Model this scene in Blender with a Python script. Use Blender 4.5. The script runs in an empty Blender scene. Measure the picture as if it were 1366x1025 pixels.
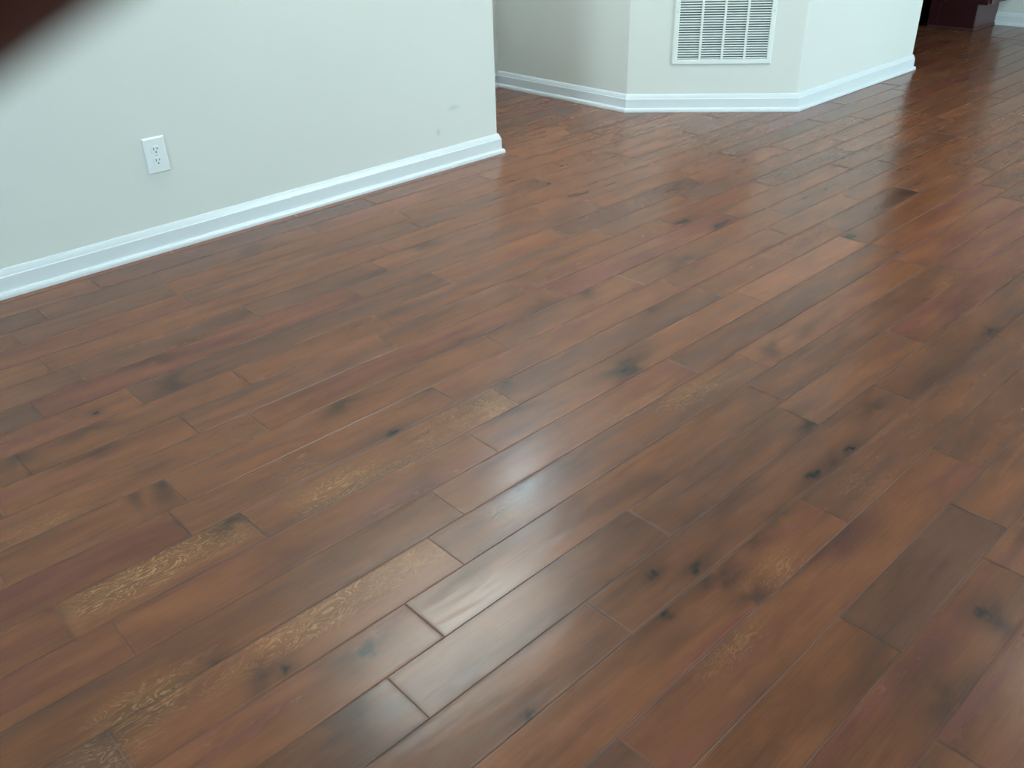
import bpy, bmesh, math, random
import numpy as np
from mathutils import Matrix, Vector
random.seed(7)
rng = np.random.default_rng(11)
S = 1.2                     # eye height in metres; plan dimensions below are given in eye heights
C = bpy.context.scene.collection
scn = bpy.context.scene

# ---------------------------------------------------------------- camera
CAM_R = Matrix(((0.72497272, 0.36727833, -0.58268446),
                (-0.68834229, 0.35626323, -0.63187135),
                (-0.02448360, 0.85917585, 0.51109433)))
cd = bpy.data.cameras.new('camera'); cam = bpy.data.objects.new('camera', cd); C.objects.link(cam)
cam.matrix_world = Matrix.Translation((0, 0, S)) @ CAM_R.to_4x4()
cd.sensor_fit = 'HORIZONTAL'; cd.sensor_width = 36.0; cd.lens = 1173.91 / 1366 * 36
cd.clip_start = 0.002; cd.clip_end = 60
cd.dof.use_dof = True; cd.dof.focus_distance = 2.6
cd.dof.aperture_fstop = 34.0
scn.camera = cam

# ---------------------------------------------------------------- exposure, world, lights
scn.view_settings.view_transform = 'Standard'; scn.view_settings.look = 'None'
scn.view_settings.gamma = 1.0; scn.view_settings.use_curve_mapping = False
scn.view_settings.exposure = 0.88
wd = bpy.data.worlds.new('sky'); scn.world = wd; wd.use_nodes = True
wd.node_tree.nodes['Background'].inputs[0].default_value = (0.62, 0.80, 1.0, 1)
wd.node_tree.nodes['Background'].inputs[1].default_value = 1.0

def area(name, loc, rot, sx, sy, power, col):
    l = bpy.data.lights.new(name, 'AREA'); l.shape = 'RECTANGLE'; l.size = sx; l.size_y = sy
    l.energy = power; l.color = col
    o = bpy.data.objects.new(name, l); C.objects.link(o); o.location = loc; o.rotation_euler = rot
    return o
XB, XK, YR, YH, YK, ZC = -2.5*S, 6.537*S, -2.2*S, 3.477*S, 4.4*S, 2.17*S
WIN_BACK = (0.25*S, 1.45*S, 0.75, 2.15)         # y0,y1,z0,z1 in the wall behind the photographer
WIN_RIGHT = (3.3*S, 5.3*S, 0.05, 2.1)           # x0,x1,z0,z1 patio door in the right wall
DAY = (0.70, 0.91, 1.0)
area('daylight_back', (XB-0.25, (WIN_BACK[0]+WIN_BACK[1])/2, (WIN_BACK[2]+WIN_BACK[3])/2), (0, -math.pi/2, 0),
     WIN_BACK[3]-WIN_BACK[2], WIN_BACK[1]-WIN_BACK[0], 84, (0.60, 0.87, 1.0))
area('daylight_right', ((WIN_RIGHT[0]+WIN_RIGHT[1])/2, YR-0.25, (WIN_RIGHT[2]+WIN_RIGHT[3])/2), (math.pi/2, 0, 0),
     WIN_RIGHT[1]-WIN_RIGHT[0], WIN_RIGHT[3]-WIN_RIGHT[2], 150, DAY)
FIX = (1.80*S, 2.33*S)                           # ceiling light fixture centre
LAMP = (0.93, 1.0, 0.95)
ROOM_LAMPS = [(-0.3*S, -0.2*S, 24), (3.6*S, 0.3*S, 24), (2.75*S, 3.0*S, 10)]
ROUND_STRENGTH = 13.0; HALL_STRENGTH = 33.0   # round flush lights
FIX_STRENGTH = 17.0

# ---------------------------------------------------------------- material helpers
def mat(name):
    m = bpy.data.materials.new(name); m.use_nodes = True
    nt = m.node_tree; b = nt.nodes['Principled BSDF']
    return m, nt, b
def N(nt, kind, **kw):
    n = nt.nodes.new(kind)
    for k, v in kw.items():
        if k.startswith('i_'): n.inputs[k[2:].replace('_', ' ')].default_value = v
        else: setattr(n, k, v)
    return n
def L(nt, a, b): nt.links.new(a, b)
def math_n(nt, op, a, b=None, clamp=False):
    n = nt.nodes.new('ShaderNodeMath'); n.operation = op; n.use_clamp = clamp
    for i, v in enumerate((a, b)):
        if v is None: continue
        if isinstance(v, (int, float)): n.inputs[i].default_value = v
        else: nt.links.new(v, n.inputs[i])
    return n.outputs[0]
def mixc(nt, fac, a, b, blend='MIX'):
    n = nt.nodes.new('ShaderNodeMix'); n.data_type = 'RGBA'; n.blend_type = blend
    for i, v in ((0, fac), (6, a), (7, b)):
        if isinstance(v, (int, float)): n.inputs[i].default_value = v
        elif isinstance(v, tuple): n.inputs[i].default_value = (*v, 1)
        else: nt.links.new(v, n.inputs[i])
    return n.outputs[2]
def simple(name, col, rough=0.5, metal=0.0, bump=0.0, scale=40.0, vary=0.04, spec=0.5):
    m, nt, b = mat(name)
    tc = N(nt, 'ShaderNodeTexCoord'); nz = N(nt, 'ShaderNodeTexNoise'); nz.inputs['Scale'].default_value = scale
    nz.inputs['Detail'].default_value = 3
    L(nt, tc.outputs['Object'], nz.inputs['Vector'])
    c = mixc(nt, nz.outputs['Fac'], tuple(x*(1-vary) for x in col), tuple(min(1, x*(1+vary)) for x in col))
    L(nt, c, b.inputs['Base Color'])
    b.inputs['Roughness'].default_value = rough; b.inputs['Metallic'].default_value = metal
    b.inputs['Specular IOR Level'].default_value = spec
    if bump:
        bp = N(nt, 'ShaderNodeBump'); bp.inputs['Strength'].default_value = bump; bp.inputs['Distance'].default_value = 0.001
        L(nt, nz.outputs['Fac'], bp.inputs['Height']); L(nt, bp.outputs[0], b.inputs['Normal'])
    return m

M = {}
# painted drywall: eggshell off-white with orange-peel bump and a few faint scuffs of its own
def wall_paint(name, col, scuffs=()):
    m, nt, b = mat(name)
    geo = N(nt, 'ShaderNodeNewGeometry')
    n1 = N(nt, 'ShaderNodeTexNoise'); n1.inputs['Scale'].default_value = 260; n1.inputs['Detail'].default_value = 2
    n2 = N(nt, 'ShaderNodeTexNoise'); n2.inputs['Scale'].default_value = 1.6; n2.inputs['Detail'].default_value = 4
    L(nt, geo.outputs['Position'], n1.inputs['Vector']); L(nt, geo.outputs['Position'], n2.inputs['Vector'])
    c = mixc(nt, n2.outputs['Fac'], tuple(x*0.97 for x in col), tuple(x*1.02 for x in col))
    for (p, r, s) in scuffs:
        d = N(nt, 'ShaderNodeVectorMath', operation='SUBTRACT'); L(nt, geo.outputs['Position'], d.inputs[0]); d.inputs[1].default_value = p
        sc = N(nt, 'ShaderNodeVectorMath', operation='MULTIPLY'); L(nt, d.outputs[0], sc.inputs[0]); sc.inputs[1].default_value = r
        ln = N(nt, 'ShaderNodeVectorMath', operation='LENGTH'); L(nt, sc.outputs[0], ln.inputs[0])
        f = math_n(nt, 'MULTIPLY', math_n(nt, 'SUBTRACT', 1.0, ln.outputs['Value'], True), s)
        c = mixc(nt, f, c, (0.35, 0.36, 0.30))
    L(nt, c, b.inputs['Base Color']); b.inputs['Roughness'].default_value = 0.62
    bp = N(nt, 'ShaderNodeBump'); bp.inputs['Strength'].default_value = 0.12; bp.inputs['Distance'].default_value = 0.0006
    L(nt, n1.outputs['Fac'], bp.inputs['Height']); L(nt, bp.outputs[0], b.inputs['Normal'])
    return m
WALLC = (0.71, 0.72, 0.68)
M['wall'] = wall_paint('wall_paint', WALLC, [((2.13*S, 2.587*S, 0.215*S), (22, 1, 60), 0.35), ((2.05*S, 2.587*S, 0.14*S), (60, 1, 45), 0.4)])
M['ceiling'] = wall_paint('ceiling_paint', (0.82, 0.83, 0.81))
M['trim'] = simple('white_gloss_trim', (0.71, 0.75, 0.775), 0.25, bump=0.05, scale=90, vary=0.015)
M['plastic'] = simple('white_outlet_plastic', (0.80, 0.84, 0.85), 0.3, scale=50, vary=0.01)
M['slot'] = simple('dark_slot', (0.03, 0.035, 0.035), 0.6)
M['grille'] = simple('white_enamel_grille', (0.78, 0.82, 0.79), 0.4, scale=60, vary=0.02)
M['duct'] = simple('filter_backing', (0.10, 0.12, 0.11), 0.9, scale=200, vary=0.15)
M['screw'] = simple('painted_screw', (0.6, 0.62, 0.6), 0.35, metal=0.3)
M['cherry'] = simple('dark_cherry_cabinet', (0.042, 0.009, 0.012), 0.32, bump=0.1, scale=14, vary=0.25)
M['kick'] = simple('toe_kick_panel', (0.075, 0.032, 0.032), 0.4, vary=0.15, scale=20)
M['metal'] = simple('brushed_nickel', (0.55, 0.53, 0.50), 0.3, metal=1.0)
M['counter'] = simple('speckled_counter', (0.12, 0.09, 0.08), 0.2, scale=300, vary=0.5)
M['black'] = simple('black_phone_body', (0.012, 0.012, 0.014), 0.35)
M['screen'] = simple('phone_glass', (0.01, 0.01, 0.012), 0.06)
M['sleeve'] = simple('grey_knit_sleeve', (0.06, 0.06, 0.07), 0.9, bump=0.4, scale=400, vary=0.2)
M['frame'] = simple('white_window_frame', (0.8, 0.83, 0.83), 0.35)

def emit(name, col, s):
    m, nt, b = mat(name)
    b.inputs['Base Color'].default_value = (0.8, 0.8, 0.8, 1)
    b.inputs['Emission Color'].default_value = (*col, 1); b.inputs['Emission Strength'].default_value = s
    b.inputs['Roughness'].default_value = 0.4
    return m
M['lamp'] = emit('frosted_lamp_diffuser', LAMP, FIX_STRENGTH)
M['round_lamp'] = emit('opal_glass_lamp', LAMP, ROUND_STRENGTH)
M['hall_lamp'] = emit('cool_opal_glass_lamp', (0.72, 0.91, 1.0), HALL_STRENGTH)

m, nt, b = mat('window_glass'); M['glass'] = m
nt.nodes.remove(b); out = nt.nodes['Material Output']
tr = N(nt, 'ShaderNodeBsdfTransparent'); gl = N(nt, 'ShaderNodeBsdfGlossy'); gl.inputs['Roughness'].default_value = 0.02
tr.inputs[0].default_value = (0.95, 0.98, 0.97, 1)
mx = N(nt, 'ShaderNodeMixShader'); mx.inputs[0].default_value = 0.06
L(nt, tr.outputs[0], mx.inputs[1]); L(nt, gl.outputs[0], mx.inputs[2]); L(nt, mx.outputs[0], out.inputs[0])

# skin
m, nt, b = mat('skin'); M['skin'] = m
tc = N(nt, 'ShaderNodeTexCoord'); nz = N(nt, 'ShaderNodeTexNoise'); nz.inputs['Scale'].default_value = 60; nz.inputs['Detail'].default_value = 4
L(nt, tc.outputs['Object'], nz.inputs['Vector'])
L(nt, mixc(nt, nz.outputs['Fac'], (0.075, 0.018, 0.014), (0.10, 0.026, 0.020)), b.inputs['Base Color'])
b.inputs['Roughness'].default_value = 0.55; b.inputs['Specular IOR Level'].default_value = 0.3
M['nail'] = simple('fingernail', (0.20, 0.08, 0.07), 0.3)

# ---------------------------------------------------------------- plank floor material
m, nt, b = mat('hand_scraped_planks'); M['floor'] = m
uv = N(nt, 'ShaderNodeUVMap', uv_map='plank')                      # metres along / across each plank
ta = N(nt, 'ShaderNodeAttribute', attribute_name='tone'); ts = N(nt, 'ShaderNodeSeparateColor'); L(nt, ta.outputs['Color'], ts.inputs[0])
ma = N(nt, 'ShaderNodeAttribute', attribute_name='marks'); ms = N(nt, 'ShaderNodeSeparateColor'); L(nt, ma.outputs['Color'], ms.inputs[0])
sd = N(nt, 'ShaderNodeAttribute', attribute_name='seed')
su = N(nt, 'ShaderNodeSeparateXYZ'); L(nt, uv.outputs[0], su.inputs[0])
def coords(sx, sy, sz=7.3):
    c = N(nt, 'ShaderNodeCombineXYZ')
    L(nt, math_n(nt, 'MULTIPLY', su.outputs[0], sx), c.inputs[0]); L(nt, math_n(nt, 'MULTIPLY', su.outputs[1], sy), c.inputs[1])
    L(nt, math_n(nt, 'MULTIPLY', sd.outputs['Fac'], sz), c.inputs[2]); return c.outputs[0]
def noise(v, scale=1.0, detail=4, rough=0.55, dist=0.0):
    n = N(nt, 'ShaderNodeTexNoise'); n.inputs['Scale'].default_value = scale; n.inputs['Detail'].default_value = detail
    n.inputs['Roughness'].default_value = rough; n.inputs['Distortion'].default_value = dist; L(nt, v, n.inputs['Vector']); return n.outputs['Fac']
def ramp(f, lo, hi):
    n = N(nt, 'ShaderNodeMapRange'); n.interpolation_type = 'SMOOTHSTEP'
    n.inputs['From Min'].default_value = lo; n.inputs['From Max'].default_value = hi
    if isinstance(f, (int, float)): n.inputs['Value'].default_value = f
    else: L(nt, f, n.inputs['Value'])
    return n.outputs['Result']
grain = noise(coords(9, 220), 1, 5, 0.6, 0.4)
broad = noise(coords(2.6, 18), 1, 3, 0.5, 0.1)
cloud = noise(coords(3.8, 13, 3.1), 1, 2, 0.5, 0.4)
curl = noise(coords(8, 24, 5.7), 1, 2, 0.5, 2.6)
mott = noise(coords(24, 60, 9.1), 1, 4, 0.6, 0.3)
# wood colour of the stain: from grey-brown through orange to red-brown, picked per plank
c_brown, c_orange, c_red = FLOORC = ((0.143, 0.061, 0.038), (0.210, 0.075, 0.033), (0.172, 0.055, 0.036))
hue = math_n(nt, 'ADD', ts.outputs[1], math_n(nt, 'MULTIPLY', math_n(nt, 'SUBTRACT', broad, 0.5), 1.3), True)
col = mixc(nt, ramp(hue, 0.0, 0.55), c_brown, c_orange)
col = mixc(nt, ramp(hue, 0.5, 1.0), col, c_red)
bright = math_n(nt, 'ADD', ts.outputs[0], math_n(nt, 'MULTIPLY', math_n(nt, 'SUBTRACT', cloud, 0.5), 0.8))
bright = math_n(nt, 'ADD', bright, math_n(nt, 'MULTIPLY', math_n(nt, 'SUBTRACT', grain, 0.5), 0.42))
bright = math_n(nt, 'ADD', bright, math_n(nt, 'MULTIPLY', math_n(nt, 'SUBTRACT', mott, 0.5), 0.28))
bc = N(nt, 'ShaderNodeCombineColor')
for i in range(3): L(nt, bright, bc.inputs[i])
col = mixc(nt, 1.0, col, bc.outputs[0], 'MULTIPLY')
# light curly figure where the wood has it
band = math_n(nt, 'ABSOLUTE', math_n(nt, 'SUBTRACT', math_n(nt, 'FRACT', math_n(nt, 'MULTIPLY', curl, 8.0)), 0.5))
line = math_n(nt, 'SUBTRACT', 1.0, ramp(band, 0.03, 0.22))
fig = math_n(nt, 'MULTIPLY', line, ms.outputs[1])
fig = math_n(nt, 'MULTIPLY', fig, ramp(mott, 0.25, 0.55))
col = mixc(nt, math_n(nt, 'MULTIPLY', fig, 0.68, True), col, (0.58, 0.29, 0.135))
col = mixc(nt, math_n(nt, 'MULTIPLY', ms.outputs[1], 0.18), col, (0.22, 0.13, 0.05))
# black-brown knots and smudges
stain = math_n(nt, 'MULTIPLY', ms.outputs[0], math_n(nt, 'ADD', 0.2, math_n(nt, 'MULTIPLY', mott, 1.9)), True)
soft = noise(coords(3.6, 34, 2.2), 1, 3, 0.5, 0.4)
stain = math_n(nt, 'MAXIMUM', stain, math_n(nt, 'MULTIPLY', ramp(soft, 0.50, 0.85), 0.42))
col = mixc(nt, stain, col, (0.024, 0.017, 0.015))
# burnished darker plank edges
ed = math_n(nt, 'MULTIPLY', ms.outputs[2], math_n(nt, 'ADD', 0.35, math_n(nt, 'MULTIPLY', ramp(soft, 0.35, 0.6), 0.6)), True)
col = mixc(nt, ed, col, (0.022, 0.014, 0.012))
L(nt, col, b.inputs['Base Color'])
rg = math_n(nt, 'ADD', math_n(nt, 'MULTIPLY', broad, 0.12), math_n(nt, 'ADD', math_n(nt, 'MULTIPLY', mott, 0.04), math_n(nt, 'MULTIPLY', ts.outputs[2], 0.07)))
L(nt, math_n(nt, 'ADD', math_n(nt, 'ADD', rg, 0.115), math_n(nt, 'MULTIPLY', ms.outputs[2], 0.42), True), b.inputs['Roughness'])
b.inputs['Specular IOR Level'].default_value = 0.34
hgt = math_n(nt, 'ADD', math_n(nt, 'MULTIPLY', cloud, 1.6), math_n(nt, 'ADD', math_n(nt, 'MULTIPLY', grain, 0.12), math_n(nt, 'MULTIPLY', mott, 0.05)))
bp = N(nt, 'ShaderNodeBump'); bp.inputs['Strength'].default_value = 0.3; bp.inputs['Distance'].default_value = 0.0018
L(nt, hgt, bp.inputs['Height']); L(nt, bp.outputs[0], b.inputs['Normal'])

# ---------------------------------------------------------------- mesh helpers
def link(name, me, m, parent=None, kind=None):
    o = bpy.data.objects.new(name, me); C.objects.link(o)
    if m is not None and not me.materials: me.materials.append(m)
    if parent is not None: o.parent = parent
    if kind: o['kind'] = kind
    return o
def obj(name, bm, m, parent=None, kind=None, smooth=False):
    bmesh.ops.recalc_face_normals(bm, faces=bm.faces)
    me = bpy.data.meshes.new(name); bm.to_mesh(me); bm.free()
    if smooth:
        for p in me.polygons: p.use_smooth = True
    return link(name, me, m, parent, kind)
def tag(o, label, cat, group=None):
    o['label'] = label; o['category'] = cat
    if group: o['group'] = group
    return o
def empty(name, loc, rot=(0, 0, 0)):
    o = bpy.data.objects.new(name, None); C.objects.link(o); o.location = loc; o.rotation_euler = rot
    o.empty_display_size = 0.1; return o
def box(bm, x0, x1, y0, y1, z0, z1, bev=0.0, seg=2):
    vs = [bm.verts.new((x, y, z)) for x in (x0, x1) for y in (y0, y1) for z in (z0, z1)]
    fs = [bm.faces.new([vs[i] for i in q]) for q in ((0,1,3,2),(4,6,7,5),(0,4,5,1),(2,3,7,6),(0,2,6,4),(1,5,7,3))]
    if bev:
        es = {e for f in fs for e in f.edges}
        bmesh.ops.bevel(bm, geom=list(es), offset=bev, segments=seg, profile=0.5, affect='EDGES')
    return bm
def prism(bm, pts, z0, z1):
    lo = [bm.verts.new((x, y, z0)) for x, y in pts]; hi = [bm.verts.new((x, y, z1)) for x, y in pts]
    bm.faces.new(lo[::-1]); bm.faces.new(hi); n = len(pts)
    for i in range(n): bm.faces.new((lo[i], lo[(i+1) % n], hi[(i+1) % n], hi[i]))
    return bm
def cyl(bm, c, r, z0, z1, seg=24, axis='z', r2=None):
    r2 = r if r2 is None else r2
    A, B = [], []
    for i in range(seg):
        a = 2*math.pi*i/seg; u, v = math.cos(a), math.sin(a)
        for lst, rr, h in ((A, r, z0), (B, r2, z1)):
            p = {'z': (c[0]+u*rr, c[1]+v*rr, h), 'y': (c[0]+u*rr, h, c[1]+v*rr), 'x': (h, c[0]+u*rr, c[1]+v*rr)}[axis]
            lst.append(bm.verts.new(p))
    bm.faces.new(A); bm.faces.new(B[::-1])
    for i in range(seg): bm.faces.new((A[i], A[(i+1) % seg], B[(i+1) % seg], B[i]))
    return bm
def sweep(path, prof):
    """profile (offset to the right of travel, height) along a plan polyline of wall-face points, mitred"""
    bm = bmesh.new(); P = [Vector(p) for p in path]; rings = []
    for i, p in enumerate(P):
        ns = []
        if i > 0: d = (P[i]-P[i-1]).normalized(); ns.append(Vector((d.y, -d.x)))
        if i < len(P)-1: d = (P[i+1]-P[i]).normalized(); ns.append(Vector((d.y, -d.x)))
        n = sum(ns, Vector((0, 0))).normalized(); n = n / max(0.2, n.dot(ns[0]))
        rings.append([bm.verts.new((p.x+n.x*o, p.y+n.y*o, h)) for o, h in prof])
    k = len(prof)
    for a, c in zip(rings, rings[1:]):
        for j in range(k): bm.faces.new((a[j], a[(j+1) % k], c[(j+1) % k], c[j]))
    bm.faces.new(rings[0]); bm.faces.new(rings[-1][::-1])
    return bm
KNOTS = [(1.061, 0.759, 0.016, 0.014, 1), (0.993, 0.679, 0.031, 0.019, 0.8), (0.552, 0.996, 0.03, 0.018, 1), (0.52, 0.998, 0.093, 0.033, 0.45), (0.458, 0.887, 0.073, 0.041, 0.55), (0.658, 0.698, 0.019, 0.017, 0.8), (1.133, 0.713, 0.023, 0.017, 1), (1.142, 0.663, 0.066, 0.035, 0.6), (1.148, 0.592, 0.047, 0.029, 0.6), (1.274, 0.682, 0.062, 0.029, 0.45), (1.377, 0.689, 0.049, 0.024, 0.45), (1.713, 0.702, 0.024, 0.014, 1), (1.565, 0.707, 0.035, 0.018, 0.95), (1.629, 0.699, 0.077, 0.024, 0.5), (1.745, 0.82, 0.039, 0.024, 0.7), (1.912, 0.751, 0.067, 0.024, 0.55), (1.002, 1.523, 0.025, 0.019, 1), (0.987, 1.732, 0.042, 0.035, 0.55), (1.186, 1.624, 0.092, 0.019, 0.5), (1.646, 1.321, 0.078, 0.047, 0.75), (1.361, 1.505, 0.035, 0.029, 0.5), (1.266, 1.389, 0.104, 0.017, 0.55), (1.072, 1.148, 0.024, 0.018, 0.8), (0.423, 1.06, 0.01, 0.014, 1), (0.389, 1.075, 0.037, 0.029, 0.5), (0.347, 1.165, 0.022, 0.024, 0.5), (0.518, 2.15, 0.011, 0.014, 0.9), (0.725, 2.161, 0.044, 0.035, 0.5), (0.75, 2.322, 0.042, 0.047, 0.45), (0.874, 2.351, 0.045, 0.035, 0.4), (0.472, 2.084, 0.052, 0.024, 0.5), (0.444, 1.968, 0.067, 0.024, 0.5), (0.56, 1.502, 0.044, 0.047, 0.6), (0.441, 1.732, 0.022, 0.035, 0.5), (1.404, 0.277, 0.021, 0.024, 0.9), (1.403, 0.249, 0.045, 0.029, 0.6), (1.17, 0.232, 0.068, 0.041, 0.5), (1.178, 0.289, 0.105, 0.029, 0.3), (2.655, 1.895, 0.039, 0.024, 0.9), (2.726, 1.771, 0.071, 0.018, 0.7), (2.35, 1.665, 0.084, 0.047, 0.5), (2.934, 1.366, 0.043, 0.024, 0.9), (3.53, 1.43, 0.14, 0.029, 0.6), (3.388, 1.423, 0.167, 0.035, 0.4), (2.006, 1.101, 0.039, 0.024, 0.6), (2.199, 1.094, 0.092, 0.018, 0.4), (2.538, 0.705, 0.037, 0.024, 0.7), (1.82, 2.446, 0.073, 0.035, 0.55), (2.617, 2.405, 0.086, 0.024, 0.5), (1.938, 1.743, 0.052, 0.024, 0.6), (1.775, 1.768, 0.073, 0.047, 0.4), (1.976, 1.503, 0.059, 0.024, 0.5), (0.503, 1.72, 0.029, 0.059, 0.6), (0.299, 2.085, 0.035, 0.059, 0.5), (1.668, 2.916, 0.059, 0.047, 0.35), (1.379, 2.865, 0.073, 0.035, 0.35), (1.119, 0.359, 0.137, 0.029, 0.3), (0.944, 0.465, 0.093, 0.035, 0.25), (0.955, 0.62, 0.098, 0.014, 0.3), (0.246, 1.725, 0.111, 0.024, 0.25), (2.778, 2.298, 0.136, 0.024, 0.3), (2.365, 0.704, 0.19, 0.035, 0.3), (1.95, 0.639, 0.154, 0.029, 0.25), (1.31, 0.942, 0.133, 0.035, 0.3), (0.931, 1.327, 0.076, 0.047, 0.3), (0.153, 1.144, 0.063, 0.029, 0.4), (0.557, 1.285, 0.089, 0.035, 0.3), (0.634, 0.828, 0.082, 0.047, 0.35), (0.483, 0.799, 0.06, 0.041, 0.4), (1.406, 0.558, 0.11, 0.035, 0.35), (1.186, 1.149, 0.064, 0.029, 0.35), (1.394, 2.061, 0.081, 0.029, 0.3), (1.441, 1.761, 0.132, 0.024, 0.35), (1.083, 2.386, 0.111, 0.024, 0.3), (1.461, 2.36, 0.114, 0.029, 0.25)]
FIGURE = [(1.266, 1.44, 0.065, 0.053, 1), (1.128, 1.456, 0.109, 0.047, 0.5), (0.789, 1.431, 0.107, 0.053, 0.9), (0.985, 1.396, 0.099, 0.041, 0.4), (0.51, 1.476, 0.069, 0.047, 0.9), (0.349, 1.478, 0.124, 0.053, 1), (0.245, 1.479, 0.051, 0.047, 0.5), (0.733, 1.124, 0.112, 0.041, 0.7), (0.563, 1.134, 0.157, 0.047, 0.8), (0.343, 1.127, 0.049, 0.035, 0.4), (0.222, 1.158, 0.078, 0.047, 0.8), (0.147, 1.129, 0.063, 0.047, 0.6), (1.001, 1.104, 0.057, 0.041, 0.4), (1.686, 1.115, 0.139, 0.035, 0.5), (1.611, 0.617, 0.076, 0.035, 0.2), (0.263, 1.776, 0.086, 0.041, 0.3), (0.753, 1.547, 0.054, 0.035, 0.3), (1.486, 1.164, 0.126, 0.035, 0.3), (1.013, 0.557, 0.084, 0.035, 0.35), (1.226, 0.585, 0.088, 0.047, 0.35), (0.745, 1.775, 0.094, 0.035, 0.2)]
SEAMS = {0: [0.539], -1: [0.913, 2.022], 1: [0.668, 1.794], 3: [0.921, 1.764], 4: [1.13, 2.262], 2: [0.818], -3: [1.846, 0.726], -4: [1.675], -2: [1.467], 6: [0.471], 5: [0.187, 0.582, 1.314], 10: [0.304, 0.874], 7: [0.516, 0.144], 9: [1.281], -6: [1.081]}
# (x, y, brightness, hue) of boards with a colour of their own
TONE_PICK = [(2.472, 1.332, 1.45, 0.5), (3.322, 1.243, 1.05, 0.8), (1.877, 1.058, 1.12, 0.5), (1.845, 1.181, 0.98, 0.9), (1.582, 1.016, 1.02, 0.65), (1.943, 0.962, 1.08, 0.42), (1.659, 0.937, 0.92, 0.9), (0.349, 1.478, 0.95, 0.38), (0.738, 1.522, 1.0, 0.4), (1.005, 1.42, 1.0, 0.35), (0.626, 1.342, 1.02, 0.75), (0.238, 1.353, 0.98, 0.7), (0.737, 1.231, 0.8, 0.08), (0.893, 1.176, 0.9, 0.12), (0.747, 1.094, 1.1, 0.42), (0.89, 1.077, 1.12, 0.5), (1.137, 1.078, 0.95, 0.2), (0.539, 1.003, 0.95, 0.55), (0.687, 0.931, 0.92, 0.25), (0.386, 0.954, 0.95, 0.7), (0.456, 0.885, 0.68, 0.02), (0.791, 0.803, 0.92, 0.2), (0.621, 0.852, 0.9, 0.4), (0.561, 0.781, 0.92, 0.2), (0.712, 0.761, 0.88, 0.3), (0.848, 0.746, 0.88, 0.2), (1.064, 0.902, 0.9, 0.12), (1.022, 0.732, 1.0, 0.5), (1.024, 0.596, 1.05, 0.72), (1.274, 0.597, 1.1, 0.5), (1.34, 0.727, 1.05, 0.5), (1.334, 0.918, 0.85, 0.1), (1.172, 0.794, 0.85, 0.1), (1.15, 0.446, 0.86, 0.85), (1.272, 0.299, 0.8, 0.8), (1.508, 0.332, 0.9, 0.8), (1.631, 0.541, 0.8, 0.3), (2.038, 0.549, 0.8, 0.2), (2.188, 0.708, 0.82, 0.12), (0.136, 1.404, 0.85, 0.9), (0.246, 1.725, 1.0, 0.55), (0.24, 1.542, 0.88, 0.95), (0.582, 1.763, 1.0, 0.45), (0.367, 1.671, 1.0, 0.5), (0.738, 1.691, 1.0, 0.45), (0.912, 1.803, 1.0, 0.4), (0.588, 2.484, 1.0, 0.5), (0.623, 2.83, 0.8, 0.05), (1.147, 2.929, 0.85, 0.1), (0.264, 1.252, 0.75, 0.4), (0.327, 1.097, 1.08, 0.6), (0.24, 1.057, 1.0, 0.7), (0.362, 2.119, 1.05, 0.85), (0.856, 0.552, 0.95, 0.85), (0.882, 0.424, 0.85, 0.5), (0.746, 0.62, 0.95, 0.6), (1.034, 0.314, 0.8, 0.85), (1.175, 0.195, 0.85, 0.85), (1.457, 1.779, 1.1, 0.5), (1.194, 2.052, 0.95, 0.55), (2.514, 2.0, 1.0, 0.15), (1.83, 1.84, 1.0, 0.85), (1.612, 1.686, 1.0, 0.3), (1.966, 1.46, 0.95, 0.15), (1.621, 1.237, 1.0, 0.85), (1.558, 0.771, 0.9, 0.2), (2.337, 0.998, 0.85, 0.2), (2.153, 1.264, 0.85, 0.1), (2.574, 1.605, 0.98, 0.8)]

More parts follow.
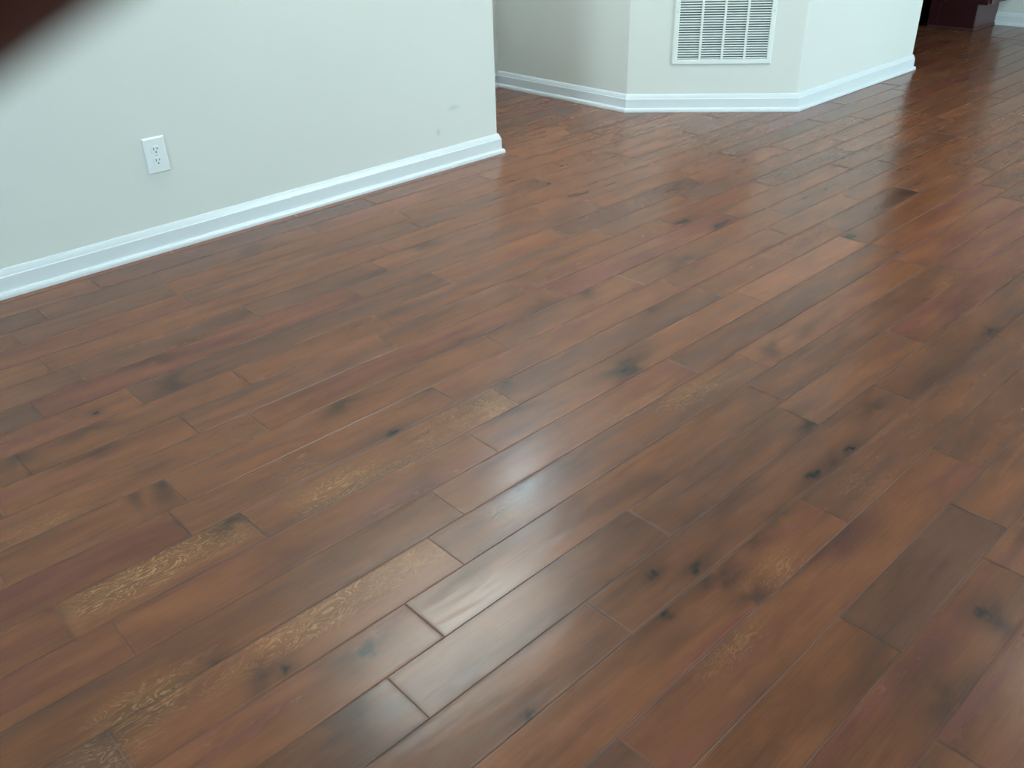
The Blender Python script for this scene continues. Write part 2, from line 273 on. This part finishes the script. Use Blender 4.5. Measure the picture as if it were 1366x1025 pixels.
# ---------------------------------------------------------------- floor: one mesh, planks with micro-bevelled edges
ROW0, ROWW = 0.671*S, 0.0982*S
TONES = {}
def build_floor():
    V, F, UV, SEED, TONE, MARK = [], [], [], [], [], []
    nv = 0
    kn = np.array(KNOTS); fg = np.array(FIGURE)
    r0 = int(math.floor((YR-ROW0)/ROWW))-1; r1 = int(math.ceil((YK-ROW0)/ROWW))+1
    for r in range(r0, r1):
        y0 = ROW0+r*ROWW; y1 = y0+ROWW
        xs = sorted(SEAMS.get(r, []))
        if not xs: xs = [random.uniform(0, 0.9)]
        rowj = random.random()**1.5
        # fill between / around the measured joints with random board lengths
        out = [xs[0]]
        for q in xs[1:]:
            while q-out[-1] > 1.75: out.append(out[-1]+random.uniform(0.55, 1.1))
            out.append(q)
        while out[-1] < XK: out.append(out[-1]+random.uniform(0.45, 1.2))
        while out[0] > XB: out.insert(0, out[0]-random.uniform(0.45, 1.2))
        for bi, (a, c) in enumerate(zip(out, out[1:])):
            a2, c2 = max(a, XB-0.1), min(c, XK+0.1)
            if c2-a2 < 0.02: continue
            seed = random.random()*10
            ej = random.choice((0.25, 0.45, 0.8)); bright = random.uniform(0.92, 1.08); hue = random.betavariate(2.2, 2.6); gl = random.random()
            for (tx, ty, tb, th) in TONE_PICK:
                if a <= tx < c and y0 <= ty < y1: bright, hue = 1+(tb-1)*0.62, 0.42+(th-0.42)*0.62
            vis = (c2 > -0.1) and (y1 > 0) and (y0 < 4.3)
            step = (0.008 if a2 < 2.6 else 0.02) if vis else 0.4
            e = 0.0014
            nu = max(1, int((c2-a2)/step)); nvv = 12 if vis else 3
            us = np.concatenate([[a2, a2+e], np.linspace(a2, c2, nu+1)[1:-1], [c2-e, c2]])
            vs = np.concatenate([[y0, y0+e], np.linspace(y0, y1, nvv+1)[1:-1], [y1-e, y1]])
            gx, gy = np.meshgrid(us, vs, indexing='ij')
            gz = np.zeros_like(gx)
            edge = np.zeros_like(gx, bool); edge[0] = edge[-1] = True; edge[:, 0] = edge[:, -1] = True
            gz[edge] = -0.0004
            st = np.zeros_like(gx); fi = np.zeros_like(gx)
            if vis:
                for (kx, ky, ka, kb, ks) in kn:
                    if a-0.01 <= kx <= c+0.01 and y0-0.004 <= ky <= y1+0.004:
                        qx, qy = (gx-kx)/ka, (gy-ky)/kb
                        th = np.arctan2(qy, qx); ph = (kx*37.1+ky*91.7) % 6.28
                        w = 1+0.30*np.sin(2*th+ph)+0.26*np.sin(3*th+2.3*ph)+0.16*np.sin(5*th+4.1*ph)
                        d = np.sqrt(qx**2+qy**2)/w
                        if ks >= 0.8: v = np.maximum(np.exp(-(d/0.75)**4), 0.45*np.exp(-((qx/2.8)**2+(qy/1.5)**2)))
                        else: v = np.exp(-d**2*0.9)
                        st = np.maximum(st, ks*v)
                for (kx, ky, ka, kb, ks) in fg:
                    if a-0.01 <= kx <= c+0.01 and y0-0.004 <= ky <= y1+0.004:
                        d = ((gx-kx)/ka)**4 + ((gy-ky)/kb)**4
                        fi = np.maximum(fi, ks*np.exp(-d*0.8))
            dl = np.minimum(gy-y0, y1-gy); de = np.minimum(gx-a, c-gx)
            ed = np.maximum((0.16+0.45*rowj)*np.exp(-dl/0.0030), ej*np.exp(-np.maximum(de, 0)/0.0026))
            n0, n1 = gx.shape
            V.append(np.stack([gx, gy, gz], -1).reshape(-1, 3))
            idx = nv+np.arange(n0*n1).reshape(n0, n1)
            F.append(np.stack([idx[:-1, :-1], idx[1:, :-1], idx[1:, 1:], idx[:-1, 1:]], -1).reshape(-1, 4))
            UV.append(np.stack([gx-a, gy-y0], -1).reshape(-1, 2))
            SEED.append(np.full(n0*n1, seed)); TONE.append(np.tile([bright, hue, gl, 1.0], (n0*n1, 1)))
            MARK.append(np.stack([st, fi, ed, np.ones_like(st)], -1).reshape(-1, 4)); nv += n0*n1
    V, F, UV, SEED, TONE, MARK = [np.concatenate(q) for q in (V, F, UV, SEED, TONE, MARK)]
    me = bpy.data.meshes.new('floor')
    me.vertices.add(len(V)); me.vertices.foreach_set('co', V.astype(np.float32).ravel())
    me.loops.add(F.size); me.loops.foreach_set('vertex_index', F.astype(np.int32).ravel())
    me.polygons.add(len(F)); me.polygons.foreach_set('loop_start', np.arange(0, F.size, 4, dtype=np.int32))
    me.polygons.foreach_set('use_smooth', np.zeros(len(F), bool))
    me.update(calc_edges=True)
    ul = me.uv_layers.new(name='plank'); ul.data.foreach_set('uv', UV[F.ravel()].astype(np.float32).ravel())
    for nm, tp, dat in (('seed', 'FLOAT', SEED), ('tone', 'FLOAT_COLOR', TONE), ('marks', 'FLOAT_COLOR', MARK)):
        at = me.attributes.new(nm, tp, 'POINT')
        at.data.foreach_set('value' if tp == 'FLOAT' else 'color', dat.astype(np.float32).ravel())
    me.validate()
    link('floor', me, M['floor'], kind='structure')
build_floor()

# ---------------------------------------------------------------- walls
TW = 0.1
def wall_box(name, *b, m='wall', bev=0.0):
    bm = bmesh.new(); box(bm, *b, bev=bev, seg=3); return obj(name, bm, M[m], kind='structure')
YL = 2.587*S; XE = 2.345*S
wall_box('wall_left', XB-TW, XE, YL, YL+0.12, -0.01, ZC+0.01, bev=0.006)
COLP = [(3.172, 3.455), (3.188, 2.634), (3.695, 2.070), (4.845, 2.084)]
COLP = [(x*S, y*S) for x, y in COLP]
bm = prism(bmesh.new(), [(COLP[0][0], YH)] + COLP[1:] + [(COLP[3][0], YK), (3.172*S-0.02, YK)], -0.01, ZC+0.01)
ve = [e for e in bm.edges if abs(e.verts[0].co.z-e.verts[1].co.z) > 1 and e.verts[0].co.y < 2.2*S]
bmesh.ops.bevel(bm, geom=ve, offset=0.006, segments=3, profile=0.5, affect='EDGES')
obj('wall_center', bm, M['wall'], kind='structure')
wall_box('wall_hall', 0.9*S, 3.172*S, YH, YH+TW, -0.01, ZC+0.01)
wall_box('wall_hall_end', 0.9*S-TW, 0.9*S, YL+0.12, YH+TW, -0.01, ZC+0.01)
wall_box('wall_kitchen', XK, XK+TW, YR-TW, YK+TW, -0.01, ZC+0.01)
wall_box('wall_kitchen_back', 4.845*S, XK, YK, YK+TW, -0.01, ZC+0.01)
wall_box('ceiling', XB-TW, XK+TW, YR-TW, YK+TW, ZC, ZC+0.1, m='ceiling')
def wall_with_hole(name, axis, p0, p1, a0, a1, hole):
    h0, h1, z0, z1 = hole; bm = bmesh.new()
    for (u0, u1, w0, w1) in ((a0, h0, -0.01, ZC+0.01), (h1, a1, -0.01, ZC+0.01), (h0, h1, -0.01, z0), (h0, h1, z1, ZC+0.01)):
        if axis == 'x': box(bm, p0, p1, u0, u1, w0, w1)
        else: box(bm, u0, u1, p0, p1, w0, w1)
    return obj(name, bm, M['wall'], kind='structure')
wall_with_hole('wall_back', 'x', XB-TW, XB, YR-TW, YL, WIN_BACK)
wall_with_hole('wall_right', 'y', YR-TW, YR, XB, XK, WIN_RIGHT)
def window(name, axis, p, hole):
    a0, a1, z0, z1 = hole; bm = bmesh.new(); t = 0.045
    am = (a0+a1)/2
    for (u0, u1, w0, w1) in ((a0, a0+t, z0, z1), (a1-t, a1, z0, z1), (a0+t, a1-t, z0, z0+t), (a0+t, a1-t, z1-t, z1), (am-t/2, am+t/2, z0+t, z1-t)):
        if axis == 'x': box(bm, p, p+0.05, u0, u1, w0, w1)
        else: box(bm, u0, u1, p, p+0.05, w0, w1)
    o = obj(name, bm, M['frame'], kind='structure')
    bm = bmesh.new()
    if axis == 'x': box(bm, p+0.02, p+0.026, a0+t/2, a1-t/2, z0+t/2, z1-t/2)
    else: box(bm, a0+t/2, a1-t/2, p+0.02, p+0.026, z0+t/2, z1-t/2)
    obj('pane', bm, M['glass'], o)
window('window_1', 'x', XB-0.075, WIN_BACK)
window('window_2', 'y', YR-0.075, WIN_RIGHT)

# baseboards with quarter-round shoe
BH, BT, SH, ST = 0.092, 0.014, 0.021, 0.012
PROF = [(0, 0), (BT+ST, 0), (BT+ST, SH*0.45), (BT+ST*0.82, SH*0.75), (BT+ST*0.45, SH*0.95), (BT, SH),
        (BT, BH-0.025), (BT*0.80, BH-0.022), (BT*0.70, BH-0.016), (BT*0.50, BH-0.008), (BT*0.28, BH-0.002), (BT*0.15, BH), (0, BH)]
def baseboard(name, path):
    return obj(name, sweep(path, PROF), M['trim'], kind='structure')
baseboard('baseboard_left', [(XB, YL), (XE, YL), (XE, YL+0.12), (0.9*S, YL+0.12)])
baseboard('baseboard_center', [(3.172*S, YH), COLP[1], COLP[2], COLP[3], (COLP[3][0], YK)])
baseboard('baseboard_hall', [(0.9*S, YH), (3.172*S-BT-ST, YH)])
baseboard('baseboard_kitchen', [(XK, 2.325*S), (XK, YR)])
baseboard('baseboard_right', [(XK-BT-ST, YR), (WIN_RIGHT[1], YR)])
baseboard('baseboard_right_far', [(WIN_RIGHT[0], YR), (XB, YR)])
baseboard('baseboard_back', [(XB, YR+BT+ST), (XB, YL-BT-ST)])

# ---------------------------------------------------------------- wall outlet on the left wall
def outlet(x, z):
    t = tag(empty('wall_outlet', (x, YL, z), (0, 0, 0)), 'white duplex electrical outlet low on the left wall above the baseboard', 'outlet')
    w, h, d = 0.0785, 0.124, 0.007
    bm = bmesh.new()
    # bevelled plate: back outline, stepped front
    ring = lambda a, c, y: [bm.verts.new((sx*a/2, y, sz*c/2)) for sx, sz in ((-1, -1), (1, -1), (1, 1), (-1, 1))]
    R = [ring(w, h, 0), ring(w, h, -0.002), ring(w-0.003, h-0.003, -0.0045), ring(w-0.009, h-0.009, -d), ]
    for a, c in zip(R, R[1:]):
        for i in range(4): bm.faces.new((a[i], a[(i+1) % 4], c[(i+1) % 4], c[i]))
    bm.faces.new(R[0]); bm.faces.new(R[-1])
    obj('cover_plate', bm, M['plastic'], t)
    for s in (1, -1):
        zc = s*0.0195
        bm = bmesh.new(); pts = []
        for i in range(32):
            a = 2*math.pi*i/32; px, pz = 0.0172*math.cos(a), 0.0172*math.sin(a)
            pts.append((px, max(-0.0135, min(0.0135, pz))))
        A = [bm.verts.new((px, -d+0.001, zc+pz)) for px, pz in pts]; B = [bm.verts.new((px*0.96, -d-0.0016, zc+pz*0.96)) for px, pz in pts]
        bm.faces.new(A); bm.faces.new(B)
        for i in range(32): bm.faces.new((A[i], A[(i+1) % 32], B[(i+1) % 32], B[i]))
        r = obj('receptacle', bm, M['plastic'], t)
        for (sx, hh) in ((-0.0062, 0.0088), (0.0062, 0.0072)):
            bm = bmesh.new(); box(bm, sx-0.0013, sx+0.0013, -d-0.0019, -d-0.0010, zc+0.004-hh/2, zc+0.004+hh/2); obj('slot', bm, M['slot'], r)
        bm = bmesh.new(); cyl(bm, (0, zc-0.0075), 0.0026, -d-0.0019, -d-0.001, 14, 'y'); obj('ground_hole', bm, M['slot'], r)
    bm = bmesh.new(); cyl(bm, (0, 0), 0.0034, -d-0.0010, -d+0.001, 18, 'y'); obj('screw', bm, M['screw'], t)
outlet(0.9925*S, 0.2845*S)

# ---------------------------------------------------------------- return air grille on the angled wall
A = Vector(COLP[1]); B = Vector(COLP[2]); ddir = (B-A).normalized()
ang = math.atan2(ddir.y, ddir.x)
def grille():
    l0, l1, z0, z1 = 0.192*S, 0.624*S, 0.203*S, 0.642*S
    base = A+ddir*((l0+l1)/2)
    t = tag(empty('return_air_grille', (base.x, base.y, z0), (0, 0, ang)), 'white metal louvred return air grille on the angled wall', 'air grille')
    hw = (l1-l0)/2; H = z1-z0; brd = 0.027; d = 0.011
    # local: x along wall, -y out of the wall
    bm = bmesh.new()
    def ring(mx, mz, y): return [bm.verts.new((sx*(hw-mx), y, zz)) for sx, zz in ((-1, mz), (1, mz), (1, H-mz), (-1, H-mz))]
    R = [ring(0, 0, 0), ring(0, 0, -0.004), ring(0.005, 0.005, -d), ring(brd-0.003, brd-0.003, -d), ring(brd, brd, -d+0.003), ring(brd, brd, 0)]
    for a, c in zip(R, R[1:]):
        for i in range(4): bm.faces.new((a[i], a[(i+1) % 4], c[(i+1) % 4], c[i]))
    obj('frame', bm, M['grille'], t)
    bm = bmesh.new(); box(bm, -hw+0.012, hw-0.012, -0.0016, -0.0004, 0.012, H-0.012); obj('filter_backing', bm, M['duct'], t)
    iw = 2*(hw-brd); n = 4; dv = 0.012
    for i in range(1, n):
        xc = -hw+brd+iw*i/n; bm = bmesh.new(); box(bm, xc-dv/2, xc+dv/2, -d+0.0005, -0.002, brd-0.002, H-brd+0.002, bev=0.001, seg=1); obj('mullion', bm, M['grille'], t)
    pitch = 0.01225; ns = int((H-2*brd)/pitch)
    for i in range(n):
        xa = -hw+brd+iw*i/n+(dv/2 if i else 0)-0.001; xb = -hw+brd+iw*(i+1)/n-(dv/2 if i < n-1 else 0)+0.001
        bm = bmesh.new()
        for k in range(ns):
            zc = brd+pitch*(k+0.5); th = 0.0009
            # blades lean out and down
            p = [(-0.0030, zc+0.0030), (-0.0030, zc+0.0030-th*1.6), (-0.0092, zc-0.0016-th*1.6), (-0.0098, zc-0.0012)]
            vs = [[bm.verts.new((x, y, z)) for y, z in p] for x in (xa, xb)]
            for j in range(4): bm.faces.new((vs[0][j], vs[0][(j+1) % 4], vs[1][(j+1) % 4], vs[1][j]))
            bm.faces.new(vs[0]); bm.faces.new(vs[1][::-1])
        obj('louvre_panel', bm, M['grille'], t)
    for sx in (-1, 1):
        for zz in (H*0.5,):
            bm = bmesh.new(); cyl(bm, (sx*(hw-brd/2), zz), 0.004, -d-0.0012, -d+0.001, 16, 'y'); obj('screw', bm, M['screw'], t)
grille()

# ---------------------------------------------------------------- kitchen cabinets
def door_panel(bm, x0, x1, z0, z1, y, t=0.02, rail=0.055):
    # raised-panel door lying on plane y, facing -y
    box(bm, x0, x0+rail, y-t, y, z0, z1, bev=0.002, seg=1); box(bm, x1-rail, x1, y-t, y, z0, z1, bev=0.002, seg=1)
    box(bm, x0+rail, x1-rail, y-t, y, z0, z0+rail, bev=0.002, seg=1); box(bm, x0+rail, x1-rail, y-t, y, z1-rail, z1, bev=0.002, seg=1)
    box(bm, x0+rail-0.004, x1-rail+0.004, y-t+0.009, y, z0+rail-0.004, z1-rail+0.004)
    if x1-x0 > 2*rail+0.06: box(bm, x0+rail+0.02, x1-rail-0.02, y-t+0.003, y-0.003, z0+rail+0.02, z1-rail-0.02, bev=0.005, seg=1)
def handle(x, y, z, parent, r=0.013):
    bm = bmesh.new(); cyl(bm, (x, z), 0.005, y-0.018, y, 12, 'y'); cyl(bm, (x, z), r, y-0.027, y-0.016, 20, 'y', r*0.9); return obj('knob', bm, M['metal'], parent)
def pantry(name, x0, x1, yf, yb, label, ykick, zk, height):
    t = tag(empty(name, ((x0+x1)/2, (yf+yb)/2, 0)), label, 'cabinet')
    ox, oy = (x0+x1)/2, (yf+yb)/2
    X0, X1, YF, YB = x0-ox, x1-ox, yf-oy, yb-oy; YKk = ykick-oy
    bm = bmesh.new(); box(bm, X0, X1, YF, YB, zk, height, bev=0.002, seg=1)
    box(bm, X0, X0+0.018, YKk, YB, 0.0, zk+0.002); box(bm, X1-0.018, X1, YKk, YB, 0.0, zk+0.002)
    obj('body', bm, M['cherry'], t)
    bm = bmesh.new(); box(bm, X0+0.018, X1-0.018, YKk-0.001, YKk+0.012, 0.0, zk); obj('toe_kick', bm, M['kick'], t)
    # quarter round at the foot
    bm = bmesh.new(); box(bm, X0-0.012, X1, YKk-0.012, YKk-0.0012, 0, 0.018, bev=0.004, seg=2); box(bm, X0-0.012, X0-0.0005, YKk-0.001, YB, 0, 0.018, bev=0.004, seg=2)
    obj('shoe_moulding', bm, M['kick'], t)
    # narrow corner trim at the rear of the side panel
    bm = bmesh.new(); box(bm, X0-0.009, X0-0.0005, YB-0.07, YB, 0.02, height-0.005); box(bm, X0-0.009, X0-0.0005, YF+0.005, YF+0.055, zk+0.01, height-0.005)
    obj('side_stile', bm, M['cherry'], t)
    zz = zk+0.01
    for (a, c) in ((zz, 0.95*height*0.55), (0.95*height*0.55+0.008, height-0.02)):
        bm = bmesh.new(); door_panel(bm, X0+0.006, X1-0.006, a, c, YF-0.001)
        dr = obj('door', bm, M['cherry'], t); handle(X0+0.05, YF-0.021, (c-0.08 if a == zz else a+0.08), dr)
    bm = bmesh.new(); box(bm, X0-0.02, X1, YF-0.03, YB, height-0.002, height+0.05, bev=0.012, seg=3); obj('crown_moulding', bm, M['cherry'], t)
    return t
pantry('pantry_cabinet', 6.19*S, 6.535*S, 2.255*S, 2.605*S, 'tall dark cherry kitchen cabinet with recessed toe kick standing against the pale wall', 2.315*S, 0.155*S, 2.12)
pantry('kitchen_cabinet', 5.55*S, 6.39*S, 2.69*S, 3.15*S, 'dark cherry kitchen cabinet glimpsed in the gap between white wall corner and nearer cabinet', 2.72*S, 0.02, 2.12)

# ---------------------------------------------------------------- ceiling lights (above the frame)
bm = bmesh.new(); box(bm, -0.62, 0.62, -0.14, 0.14, -0.03, 0, bev=0.004, seg=1)
t = tag(empty('ceiling_light', (FIX[0], FIX[1], ZC)), 'long white wraparound ceiling light over the floor by the left wall', 'ceiling light')
obj('housing', bm, M['frame'], t)
bm = bmesh.new(); box(bm, -0.60, 0.60, -0.12, 0.12, -0.075, -0.03, bev=0.02, seg=4); obj('diffuser', bm, M['lamp'], t)
for i, (x, y, s) in enumerate(ROOM_LAMPS):
    t = tag(empty('flush_light', (x, y, ZC)), ('round flush ceiling light above the photographer', 'round flush ceiling light above the open floor toward the kitchen', 'small round flush ceiling light in the side hall behind the left wall')[i], 'ceiling light')
    bm = bmesh.new(); cyl(bm, (0, 0), 0.19, -0.03, 0, 40); obj('housing', bm, M['frame'], t)
    bm = bmesh.new()
    for k in range(6):
        a0, a1 = k*math.pi/12, (k+1)*math.pi/12
    rings = []
    for k in range(7):
        a = k*math.pi/2/7; rr, zz = 0.175*math.cos(a), -0.03-0.08*math.sin(a)
        rings.append([bm.verts.new((rr*math.cos(q*math.pi/18), rr*math.sin(q*math.pi/18), zz)) for q in range(36)])
    for a, c in zip(rings, rings[1:]):
        for q in range(36): bm.faces.new((a[q], a[(q+1) % 36], c[(q+1) % 36], c[q]))
    bm.faces.new(rings[-1]); bm.faces.new(rings[0][::-1])
    obj('diffuser', bm, M['hall_lamp' if i == 2 else 'round_lamp'], t, smooth=True)

# ---------------------------------------------------------------- the phone that takes the picture and the hand holding it
PH = Matrix.Translation((0, 0, S)) @ CAM_R.to_4x4()
mm = 0.001
ph = tag(empty('smartphone', (0, 0, 0)), 'black smartphone held by the hand at the top left corner', 'phone'); ph.matrix_world = PH
bm = bmesh.new(); box(bm, -9*mm, 129*mm, -58*mm, 9*mm, 1.0*mm, 8.5*mm, bev=3*mm, seg=4); obj('body', bm, M['black'], ph)
bm = bmesh.new(); box(bm, 7*mm, 113*mm, -55*mm, 6*mm, 8.52*mm, 8.9*mm); obj('screen', bm, M['screen'], ph)
def skinned(name, verts, edges, rad, m, parent, root=0):
    me = bpy.data.meshes.new(name); me.from_pydata([tuple(c*mm for c in v) for v in verts], edges, [])
    o = link(name, me, m, parent)
    sk = o.modifiers.new('skin', 'SKIN'); sk.use_smooth_shade = True
    for i, r in enumerate(rad):
        rr = r if isinstance(r, tuple) else (r, r)
        me.skin_vertices[0].data[i].radius = (rr[0]*mm, rr[1]*mm); me.skin_vertices[0].data[i].use_root = (i == root)
    s = o.modifiers.new('sub', 'SUBSURF'); s.levels = 2; s.render_levels = 2
    return o
# one continuous left hand: forearm stub - wrist - palm - four fingers + thumb; nodes are (x, y, z, radius) in mm
HV, HE, HR = [], [], []
def chain(start, nodes):
    prev = start
    for (x, y, z, r) in nodes:
        HV.append((x, y, z)); HR.append(r); i = len(HV)-1
        if prev is not None: HE.append((prev, i))
        prev = i
    return prev
wrist0 = chain(None, [(-112, -150, 52, 22)])
chain(wrist0, [(-140, -235, 78, 28), (-158, -290, 96, 30)])
palm = chain(wrist0, [(-90, -84, 29, 25)])
chain(palm, [(-74, -46, 16, 12), (-62, -26, 4, 9.6), (-49, -11.5, -5, 9.0), (-25.5, 2.55, -8.6, 8.7), (-2.27, 14.88, -8.2, 8.8)])
chain(palm, [(-72, -62, 20, 12), (-56, -52, 2, 9.6), (-44, -45, -8, 9.0), (-20, -36, -9.5, 8.0), (2, -30, -8.0, 7.2)])
chain(palm, [(-74, -80, 26, 11.5), (-58, -74, 6, 9.2), (-44, -66, -6, 8.6), (-22, -57, -9.5, 7.8), (-2, -50, -8, 7.0)])
chain(palm, [(-80, -96, 32, 10.5), (-64, -92, 16, 8.2), (-48, -84, 4, 7.6), (-32, -76, -2, 7.0), (-17, -69, -3, 6.2)])
chain(palm, [(-84, -88, 50, 14), (-62, -64, 44, 11), (-40, -44, 31, 10), (-14, -30, 19, 8.8)])
hd = skinned('person_hand', HV, HE, HR, M['skin'], None, 0); hd.matrix_world = PH
tag(hd, 'blurred dark reddish fingertip of a hand crossing the top left corner', 'hand')
def nail(p, d, up, w, l, name='fingernail'):
    d = Vector(d).normalized(); up = Vector(up).normalized(); s = d.cross(up).normalized(); up = s.cross(d)
    bm = bmesh.new(); g = []
    for i in range(6):
        row = []
        for j in range(7):
            u = i/5; v = (j/6-0.5)*2
            q = Vector(p)+d*(u-0.5)*l+s*v*w/2*(1-0.25*abs(u-0.5))+up*(-(v*v)*w*0.18-(u-0.5)**2*1.2)
            row.append(bm.verts.new(q*mm))
        g.append(row)
    for i in range(5):
        for j in range(6): bm.faces.new((g[i][j], g[i+1][j], g[i+1][j+1], g[i][j+1]))
    o = obj(name, bm, M['nail'], hd, smooth=True)
    so = o.modifiers.new('t', 'SOLIDIFY'); so.thickness = 0.0006
nail((-4, 12.6, -15.6), (0.881, 0.473, 0), (0, 0, -1), 9.5, 11)
nail((0, -31, -15.1), (1, .28, .05), (0, 0, -1), 10, 11)
nail((-4, -51, -14.9), (1, .35, .05), (0, 0, -1), 9.5, 11)
nail((-19, -70, -9.0), (1, .45, 0), (0, 0, -1), 8.5, 9)
nail((-17, -32, 27.6), (.86, .45, -.3), (.3, .1, 1), 12, 13)
# knitted cuff and sleeve around the forearm
def tube(name, pts, rads, m, parent, seg=28):
    bm = bmesh.new(); P = [Vector(p)*mm for p in pts]; rings = []
    for i, p in enumerate(P):
        d = (P[min(i+1, len(P)-1)]-P[max(i-1, 0)]).normalized(); u = d.orthogonal().normalized(); v = d.cross(u)
        rings.append([bm.verts.new(p+(u*math.cos(q*2*math.pi/seg)+v*math.sin(q*2*math.pi/seg))*rads[i]*mm) for q in range(seg)])
    for a, c in zip(rings, rings[1:]):
        for q in range(seg): bm.faces.new((a[q], a[(q+1) % seg], c[(q+1) % seg], c[q]))
    o = obj(name, bm, m, parent, smooth=True)
    so = o.modifiers.new('t', 'SOLIDIFY'); so.thickness = 0.002
    return o
tube('sleeve', [(-127, -197, 66.5), (-129, -203, 68), (-133, -215, 72), (-135, -219, 73), (-140, -235, 78), (-149, -263, 87), (-158, -290, 96), (-167, -316, 104)],
     [33, 34.5, 34.5, 36, 37.5, 38.5, 40, 41], M['sleeve'], hd)
